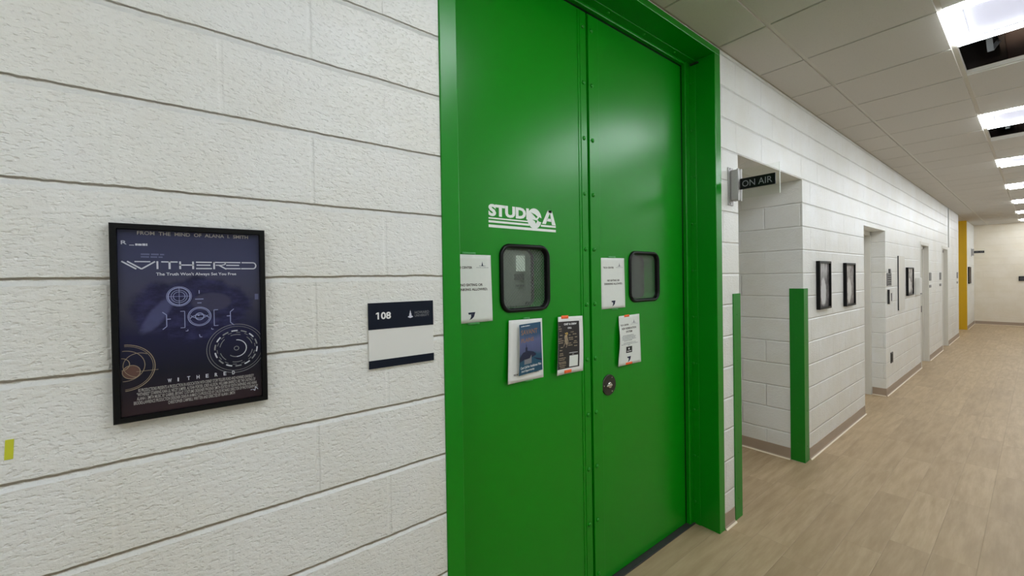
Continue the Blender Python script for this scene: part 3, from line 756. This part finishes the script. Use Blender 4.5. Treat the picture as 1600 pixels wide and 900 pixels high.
# room number sign
sg = thing('room_sign', (0, .5475, 1.474), 'square navy and white room number sign 108 beside the green door', 'sign')
SY0, SY1, SZ0, SZ1 = .4385, .6555, 1.374, 1.574
b = B(); box(b, 0, .006, SY0, SY1, SZ0, SZ1, .001); mesh('panel', b, M['sign_white'], sg)
hb = SZ1-.405*(SZ1-SZ0); fb = SZ1-.877*(SZ1-SZ0)
b = B(); box(b, .0035, .0068, SY0-.0003, SY1+.0003, hb, SZ1+.0003); mesh('header_band', b, M['navy'], sg)
b = B(); box(b, .0035, .0068, SY0-.0003, SY1+.0003, SZ0-.0003, fb); mesh('footer_band', b, M['navy'], sg)
sf = Plane((.0068, SY0, SZ1), (0, SY1-SY0, 0), (0, 0, SZ0-SZ1))
b = B(); rect(b, sf, .128, .150, .145, .252); poly(b, sf, [(.106, .178), (.106, .158), (.128, .145), (.128, .165)]); text(b, sf, '08', .178, .325, .143, .254, .03); ink('number', b, M['ink_white'], sg)
b = B(); text(b, sf, 'HOWARD', .695, .93, .16, .205, .0); text(b, sf, 'UNIVERSITY', .695, .93, .215, .252, .0); ink('lettering', b, M['ink_grey'], sg)
b = B()
for p in ([(.605, .235), (.645, .235), (.64, .19), (.61, .19)], [(.615, .19), (.635, .19), (.632, .155), (.618, .155)], [(.622, .155), (.628, .155), (.625, .13)], [(.59, .235), (.66, .235), (.665, .25), (.63, .265), (.62, .265), (.585, .25)]): poly(b, sf, p)
ink('tower_emblem', b, M['ink_pale'], sg)

b = B(); box(b, .0, .0012, -.281, -.2695, 1.300, 1.339)
for v in b.verts: v.co.y += .05*(v.co.z-1.32)
tag(mesh('tape_scrap', b, M['tape_yellow'], loc=(0, -.275, 1.32)), 'small yellow strip of tape stuck low on the white wall', 'tape')

# ================================================================== BEYOND THE DOORS
def guard(label, ycorner, s):
    """100 mm green steel corner guard, 1.52 m high: a leg on the corridor face and a leg on the reveal"""
    r = thing('corner_guard', (0, ycorner, 0), label, 'corner guard', 'green corner guards of the alcove')
    t = .004; y0 = ycorner-s*.004
    pts = [(.006, y0+s*.104), (.006, y0-0*s), (-.104, y0), (-.104, y0+s*t), (0.0005, y0+s*t), (0.0005, y0+s*.104)]
    b = B(); L = [[(x, y, z) for x, y in pts] for z in (0.004, 1.52)]; loft(b, L, caps=True); mesh('angle', b, M['green_guard'], r)
    for i in range(5):
        z = .14+.31*i
        mesh('screw', dome(B(), .006, y0+s*.055, z, .0045, .002), M['green_guard'], r, True)
        if s > 0: mesh('screw', dome(B(), -.05, y0, z+.02, .0045, .002, 'y'), M['green_guard'], r, True)
guard('green corner guard between the green door frame and the alcove opening', 2.968, -1)
guard('wide green corner guard on the far corner of the alcove', 4.21, 1)

def blade_sign(yc, label, detail=True):
    r = thing('blade_sign', (0, yc, 2.23), label, 'sign', 'clear blade signs on the corridor wall')
    b = B(); box(b, 0, .007, yc-.058, yc+.012, 2.105, 2.352, .001); mesh('back_plate', b, M['steel'], r)
    b = B(); box(b, .006, .052, yc-.030, yc+.030, 2.135, 2.335, .006)
    box(b, .046, .056, yc-.030, yc-.010, 2.130, 2.340, .003); box(b, .046, .056, yc+.010, yc+.030, 2.130, 2.340, .003); mesh('channel', b, M['steel'], r)
    for z in (2.115, 2.343): mesh('screw', dome(B(), .007, yc-.035, z, .005, .003), M['steel_dark'], r, True)
    b = B(); box(b, .030, .285, yc-.003, yc+.003, 2.143, 2.333); mesh('acrylic_panel', b, M['acrylic'], r)
    b = B(); box(b, .2845, .287, yc-.0032, yc+.0032, 2.143, 2.333); mesh('panel_edge', b, M['acrylic_edge'], r)
    b = B(); box(b, .055, .262, yc-.0042, yc+.0042, 2.203, 2.272); bd = mesh('band', b, M['black'], r)
    sf = Plane((.055, yc-.0042, 2.272), (.207, 0, 0), (0, 0, -.069))
    b = B(); text(b, sf, 'ON AIR', .07, .92, .22, .80, .0, .0006); ink('lettering', b, M['ink_grey'], bd)
blade_sign(2.872, 'clear acrylic ON AIR blade sign on a metal bracket next to the green door frame')
blade_sign(18.75, 'small far black blade sign near the end wall beyond the yellow wall')

def picture(name, label, y0, y1, z0, z1, mat, dep=.03, fw=.02):
    r = thing(name, (0, (y0+y1)/2, (z0+z1)/2), label, 'picture', 'framed photographs along the corridor')
    b = B(); L = []
    for ins, x in ((0, .001), (0, dep-.002), (.002, dep), (fw-.001, dep), (fw, dep-.008), (fw, dep-.016)):
        L.append([(x, y0+ins, z0+ins), (x, y1-ins, z0+ins), (x, y1-ins, z1-ins), (x, y0+ins, z1-ins)])
    loft(b, L); mesh('frame', b, M['black'], r)
    mesh('print', bx(.004, dep-.015, y0+fw-.002, y1-fw+.002, z0+fw-.002, z1-fw+.002), mat, r)
picture('framed_photo', 'black framed photograph of a pale figure nearest the green corner guard', 4.55, 4.893, 1.317, 1.764, photo_mat('photo one', 4.55, 4.89, 1.317, 1.764, (52, 44, 46), (128, 124, 126), (206, 206, 208), 1.))
picture('framed_photo', 'black framed photograph hung just before the second white doorway', 5.40, 5.753, 1.303, 1.756, photo_mat('photo two', 5.40, 5.75, 1.303, 1.756, (92, 78, 74), (168, 164, 160), (206, 204, 200), 4.))
picture('framed_photo', 'black framed photograph between the white board and the third doorway', 8.70, 9.17, 1.29, 1.725, photo_mat('photo three', 8.7, 9.17, 1.29, 1.725, (60, 52, 50), (196, 192, 186), (214, 212, 208), 7.))
picture('framed_photo', 'small dark framed picture on the wall past the yellow wall', 17.75, 18.25, 1.30, 1.79, photo_mat('photo four', 17.75, 18.25, 1.3, 1.79, (70, 50, 40), (130, 100, 80), (160, 140, 120), 9.))

# recessed white doors further along
def doorway(n, y0, y1, z1, label, reveal=.145):
    r = thing('door_%d' % n, (-.2, (y0+y1)/2, 0), label, 'door', kind='structure')
    xo, xi = -reveal, -.205
    b = B(); t = .05
    box(b, xi-.03, xo, y0, y0+t, 0, z1, .003); box(b, xi-.03, xo, y1-t, y1, 0, z1, .003); box(b, xi-.03, xo, y0, y1, z1-t, z1, .003); mesh('frame', b, M['door_white'], r)
    b = B(); box(b, xi-.045, xi, y0+t, y1-t, .008, z1-t, .002); mesh('leaf', b, M['door_white'], r)
    b = B(); box(b, xi, xi+.012, y0+t+.05, y0+t+.11, .98, 1.08, .003); mesh('escutcheon', b, M['steel'], r)
    b = B(); box(b, xi+.012, xi+.06, y0+t+.07, y0+t+.09, 1.02, 1.04, .004); box(b, xi+.045, xi+.06, y0+t+.07, y0+t+.19, 1.02, 1.04, .004); mesh('handle', b, M['steel'], r)
    return r
doorway(3, 6.24, 7.33, 2.205, 'recessed off white door in the second opening past the alcove')
d4 = doorway(4, 10.02, 10.80, 2.13, 'recessed off white door after the hanging white board', .06)
d5 = doorway(5, 12.62, 13.39, 2.15, 'recessed off white door before the yellow wall', .06)
for y0, y1, z1 in ((10.02, 10.80, 2.13), (12.62, 13.39, 2.15)):
    b = B(); box(b, -.06, .006, y0-.05, y0+.004, 0, z1+.05, .002); box(b, -.06, .006, y1-.004, y1+.05, 0, z1+.05, .002); box(b, -.06, .006, y0, y1, z1-.004, z1+.05, .002)
    struct('trim_4', b, M['door_white'])
tag(mesh('strike_plate', bx(.006, .012, 9.975, 10.015, .96, 1.07, bev=.002), M['plate_dark'], loc=(0, 10, 1.02)), 'dark strike plate on the jamb of the third doorway', 'lock plate')
b = B(); box(b, -.055, .004, 12.70, 12.78, 2.06, 2.12, .006); tag(mesh('door_closer', b, M['plate_dark'], loc=(0, 12.7, 2.09)), 'dark closer arm in the top corner of the last doorway', 'door closer')

def plate(name, label, cat, y0, y1, z0, z1, mat, dep=.008, group=None, extra=None):
    if not extra:
        return tag(mesh(name, bx(0, dep, y0, y1, z0, z1, bev=min(.002, dep*.3)), mat, loc=(0, (y0+y1)/2, (z0+z1)/2)), label, cat, group)
    r = thing(name, (0, (y0+y1)/2, (z0+z1)/2), label, cat, group)
    mesh('plate', bx(0, dep, y0, y1, z0, z1, bev=min(.002, dep*.3)), mat, r); extra(r, Plane((dep, y0, z1), (0, y1-y0, 0), (0, 0, z0-z1))); return r
def ex1(r, sf):
    b = B()
    for i in range(5): scribble(b, sf, .1, .9, .12+.17*i, .22+.17*i, .0006, .2)
    ink('print', b, M['ink'], r)
    mesh('upper_flap', bx(0, .012, 7.52, 7.60, 1.635, 1.70, bev=.002), M['plate_dark'], r)
plate('notice_plate', 'grey and black notice plate at the corner of the second doorway', 'sign', 7.40, 7.66, 1.47, 1.645, M['plate_grey'], .008, None, ex1)
def ex2(r, sf):
    b = B(); poly(b, sf, [(.45, .25), (.75, .25), (.75, .85), (.5, .85)], .0006); ink('print', b, M['ink'], r)
    mesh('dark_edge', bx(0, .022, 7.44, 7.462, 1.225, 1.42), M['plate_dark'], r)  # dark side edge of the holder itself
plate('card_holder', 'white card in a dark edged holder below the grey notice plate', 'sign', 7.462, 7.68, 1.232, 1.416, M['sign_white'], .016, None, ex2)
r = thing('white_board', (0, 8.3, 1.5), 'blank white board with a dark edge hung on the block wall', 'board')
mesh('board', bx(.0, .012, 8.106, 8.55, 1.10, 1.89), M['door_white'], r); mesh('edge_strip', bx(0, .013, 8.1005, 8.106, 1.10, 1.89), M['plate_dark'], r)
r = thing('wall_outlet', (0, 7.66, .475), 'dark outlet low on the wall below the card holder', 'outlet')
mesh('plate', bx(0, .008, 7.60, 7.73, .405, .55, bev=.002), M['plate_dark'], r); mesh('socket_face', bx(.007, .012, 7.635, 7.695, .425, .53, bev=.002), M['black'], r)
r = thing('wall_dispenser', (0, 9.7, 1.4), 'white box mounted on the wall just before the third doorway', 'dispenser')
mesh('case', bx(0, .06, 9.46, 9.66, 1.27, 1.56, bev=.012), M['sign_white'], r); mesh('lower_lip', bx(.04, .066, 9.49, 9.63, 1.285, 1.305, bev=.003), M['plate_grey'], r)
for y, who in ((10.99, 'after the third doorway'), (12.29, 'before the last doorway'), (15.2, 'just before the yellow wall')):
    plate('room_plate', 'small grey room plate on the smooth wall '+who, 'sign', y-.10, y+.10, 1.49, 1.64, M['plate_grey'], .01, 'room plates of the far doors')
    plate('switch_plate', 'small grey plate under the room plate '+who, 'sign', y-.10, y+.10, 1.36, 1.41, M['plate_grey'], .008, 'small plates under the room plates')
b = B()
L = []
for z in (2.2, H-.004): L.append([(.008+.007*math.cos(a*math.pi/6), 13.55+.007*math.sin(a*math.pi/6), z) for a in range(12)])
loft(b, L, caps=True)
tag(mesh('conduit', b, M['conduit'], loc=(0, 13.55, 2.6), smooth=False), 'thin grey conduit running from the ceiling to the last doorway', 'pipe')
r = thing('wall_box', (1.0, YE, 1.42), 'square black box on the end wall of the corridor', 'box')
mesh('case', bx(.895, 1.03, YE-.035, YE, 1.35, 1.49, bev=.006), M['black'], r); mesh('cover_plate', bx(.915, 1.01, YE-.04, YE-.033, 1.37, 1.47, bev=.002), M['plate_dark'], r)

# ================================================================== CEILING LAMPS
def lamp(x0, x1, y0, y1):
    r = thing('ceiling_light', ((x0+x1)/2, (y0+y1)/2, H), 'lamp', 'ceiling light', 'ceiling light panels in a row')
    g = .006; x0 += g; x1 -= g; y0 += g; y1 -= g; w = .050
    b = B(); box(b, x0, x1, y0, y1, H+.004, H+.07); mesh('housing', b, M['housing'], r)
    b = B(); L = []
    for ins, z in ((0, H+.004), (0, H-.012), (.006, H-.017), (w-.004, H-.017), (w, H-.012), (w, H+.0035)):
        L.append([(x0+ins, y0+ins, z), (x1-ins, y0+ins, z), (x1-ins, y1-ins, z), (x0+ins, y1-ins, z)])
    loft(b, L); mesh('lit_rim', b, M['rim'], r)
    b = B(); L = []
    for ins, z in ((w, H-.004), (w+.008, H-.006), (w+.012, H+.002)):
        L.append([(x0+ins, y0+ins, z), (x1-ins, y0+ins, z), (x1-ins, y1-ins, z), (x0+ins, y1-ins, z)])
    loft(b, L); mesh('inner_bezel', b, M['housing'], r)
    b = B(); box(b, x0+w, x1-w, y0+w, y1-w, H-.001, H+.0035); mesh('diffuser', b, M['diffuser'], r)
    return r
first = lamp(GX[2]+.012, GX[3]-.012, LY0+.010, LY0+PIT-.010)
def label_of(n):
    return {-2: 'ceiling light panel second behind the camera', -1: 'ceiling light panel just behind the camera', 0: 'largest ceiling light panel, nearest the green doors with a dark open bay behind it',
            1: 'second ceiling light panel in view, with a dark open bay behind it', 2: 'third ceiling light panel in view, the first without an open bay', 3: 'fourth ceiling light panel along the corridor',
            4: 'fifth ceiling light panel along the corridor', 5: 'sixth and second to last ceiling light panel before the end wall', 6: 'last ceiling light panel, closest to the end wall'}[n]
for n in range(-2, 7):
    o = first
    if n != 0:
        o = first.copy(); COL.objects.link(o)
        for ch in first.children:
            c = ch.copy(); COL.objects.link(c); c.parent = o
        o.location = first.location+Vector((0, 4*PIT*n, 0))
    o['label'] = label_of(n)

# what shows in the two open bays
for q, who in zip(OPEN, ('behind the nearest light panel', 'behind the second light panel')):
    r = thing('ceiling_duct', (1.6, q+.3, H+.12), 'brown duct hanging in the dark open ceiling bay '+who, 'duct', 'ducts above the open ceiling bays')
    mesh('duct_body', bx(1.12, 2.3, q+.10, q+1.3, H+.14, H+.42, bev=.01), M['plenum'], r)
    mesh('duct_flange', bx(1.10, 1.125, q+.08, q+1.32, H+.12, H+.44), M['plenum_dark'], r)
    b = B()
    L = [[(1.02+dx, q+.30+dy, H+.46) for dx, dy in ((0, 0), (.03, 0), (.03, .004), (0, .004))], [(1.05+dx, q+.42+dy, H+.05) for dx, dy in ((0, 0), (.03, 0), (.03, .004), (0, .004))], [(1.10+dx, q+.50+dy, H+.16) for dx, dy in ((0, 0), (.03, 0), (.03, .004), (0, .004))]]
    loft(b, L, caps=True)
    tag(mesh('hanger_strap', b, M['strut'], loc=(1.03, q+.4, H+.46)), 'grey bent hanger strap in the open ceiling bay '+who, 'strap', 'hanger straps in the open bays')

# ================================================================== CAMERA, WORLD
f_px, yaw, pitch, roll, dX, hZ, cy = 650.63383, 0.90184, 0.00912, -0.01594, 1.2644, 1.64031, -7.663
f = Vector((-math.sin(yaw)*math.cos(pitch), math.cos(yaw)*math.cos(pitch), -math.sin(pitch)))
r = Vector((math.cos(yaw), math.sin(yaw), 0)); u = r.cross(f)
r2 = r*math.cos(roll)+u*math.sin(roll); u2 = -r*math.sin(roll)+u*math.cos(roll)
cam = bpy.data.cameras.new('camera'); co = bpy.data.objects.new('camera', cam); COL.objects.link(co)
cam.sensor_width = 36; cam.lens = f_px/1600*36; cam.shift_y = cy/1600; cam.clip_start = .02; cam.clip_end = 100
mt = Matrix((r2, u2, -f)).transposed().to_4x4(); mt.translation = (dX, 0, hZ); co.matrix_world = mt
S.camera = co
w = bpy.data.worlds.new('world'); S.world = w; w.use_nodes = True
w.node_tree.nodes['Background'].inputs[0].default_value = (.5, .5, .5, 1); w.node_tree.nodes['Background'].inputs[1].default_value = .02
S.view_settings.view_transform = 'Standard'; S.view_settings.look = 'None'; S.view_settings.gamma = 1; S.view_settings.use_curve_mapping = False
S.view_settings.exposure = 0.0
S.cycles.max_bounces = 12; S.cycles.diffuse_bounces = 8; S.cycles.glossy_bounces = 6; S.cycles.transparent_max_bounces = 12
S.cycles.use_denoising = True
S.cycles.sample_clamp_indirect = 8
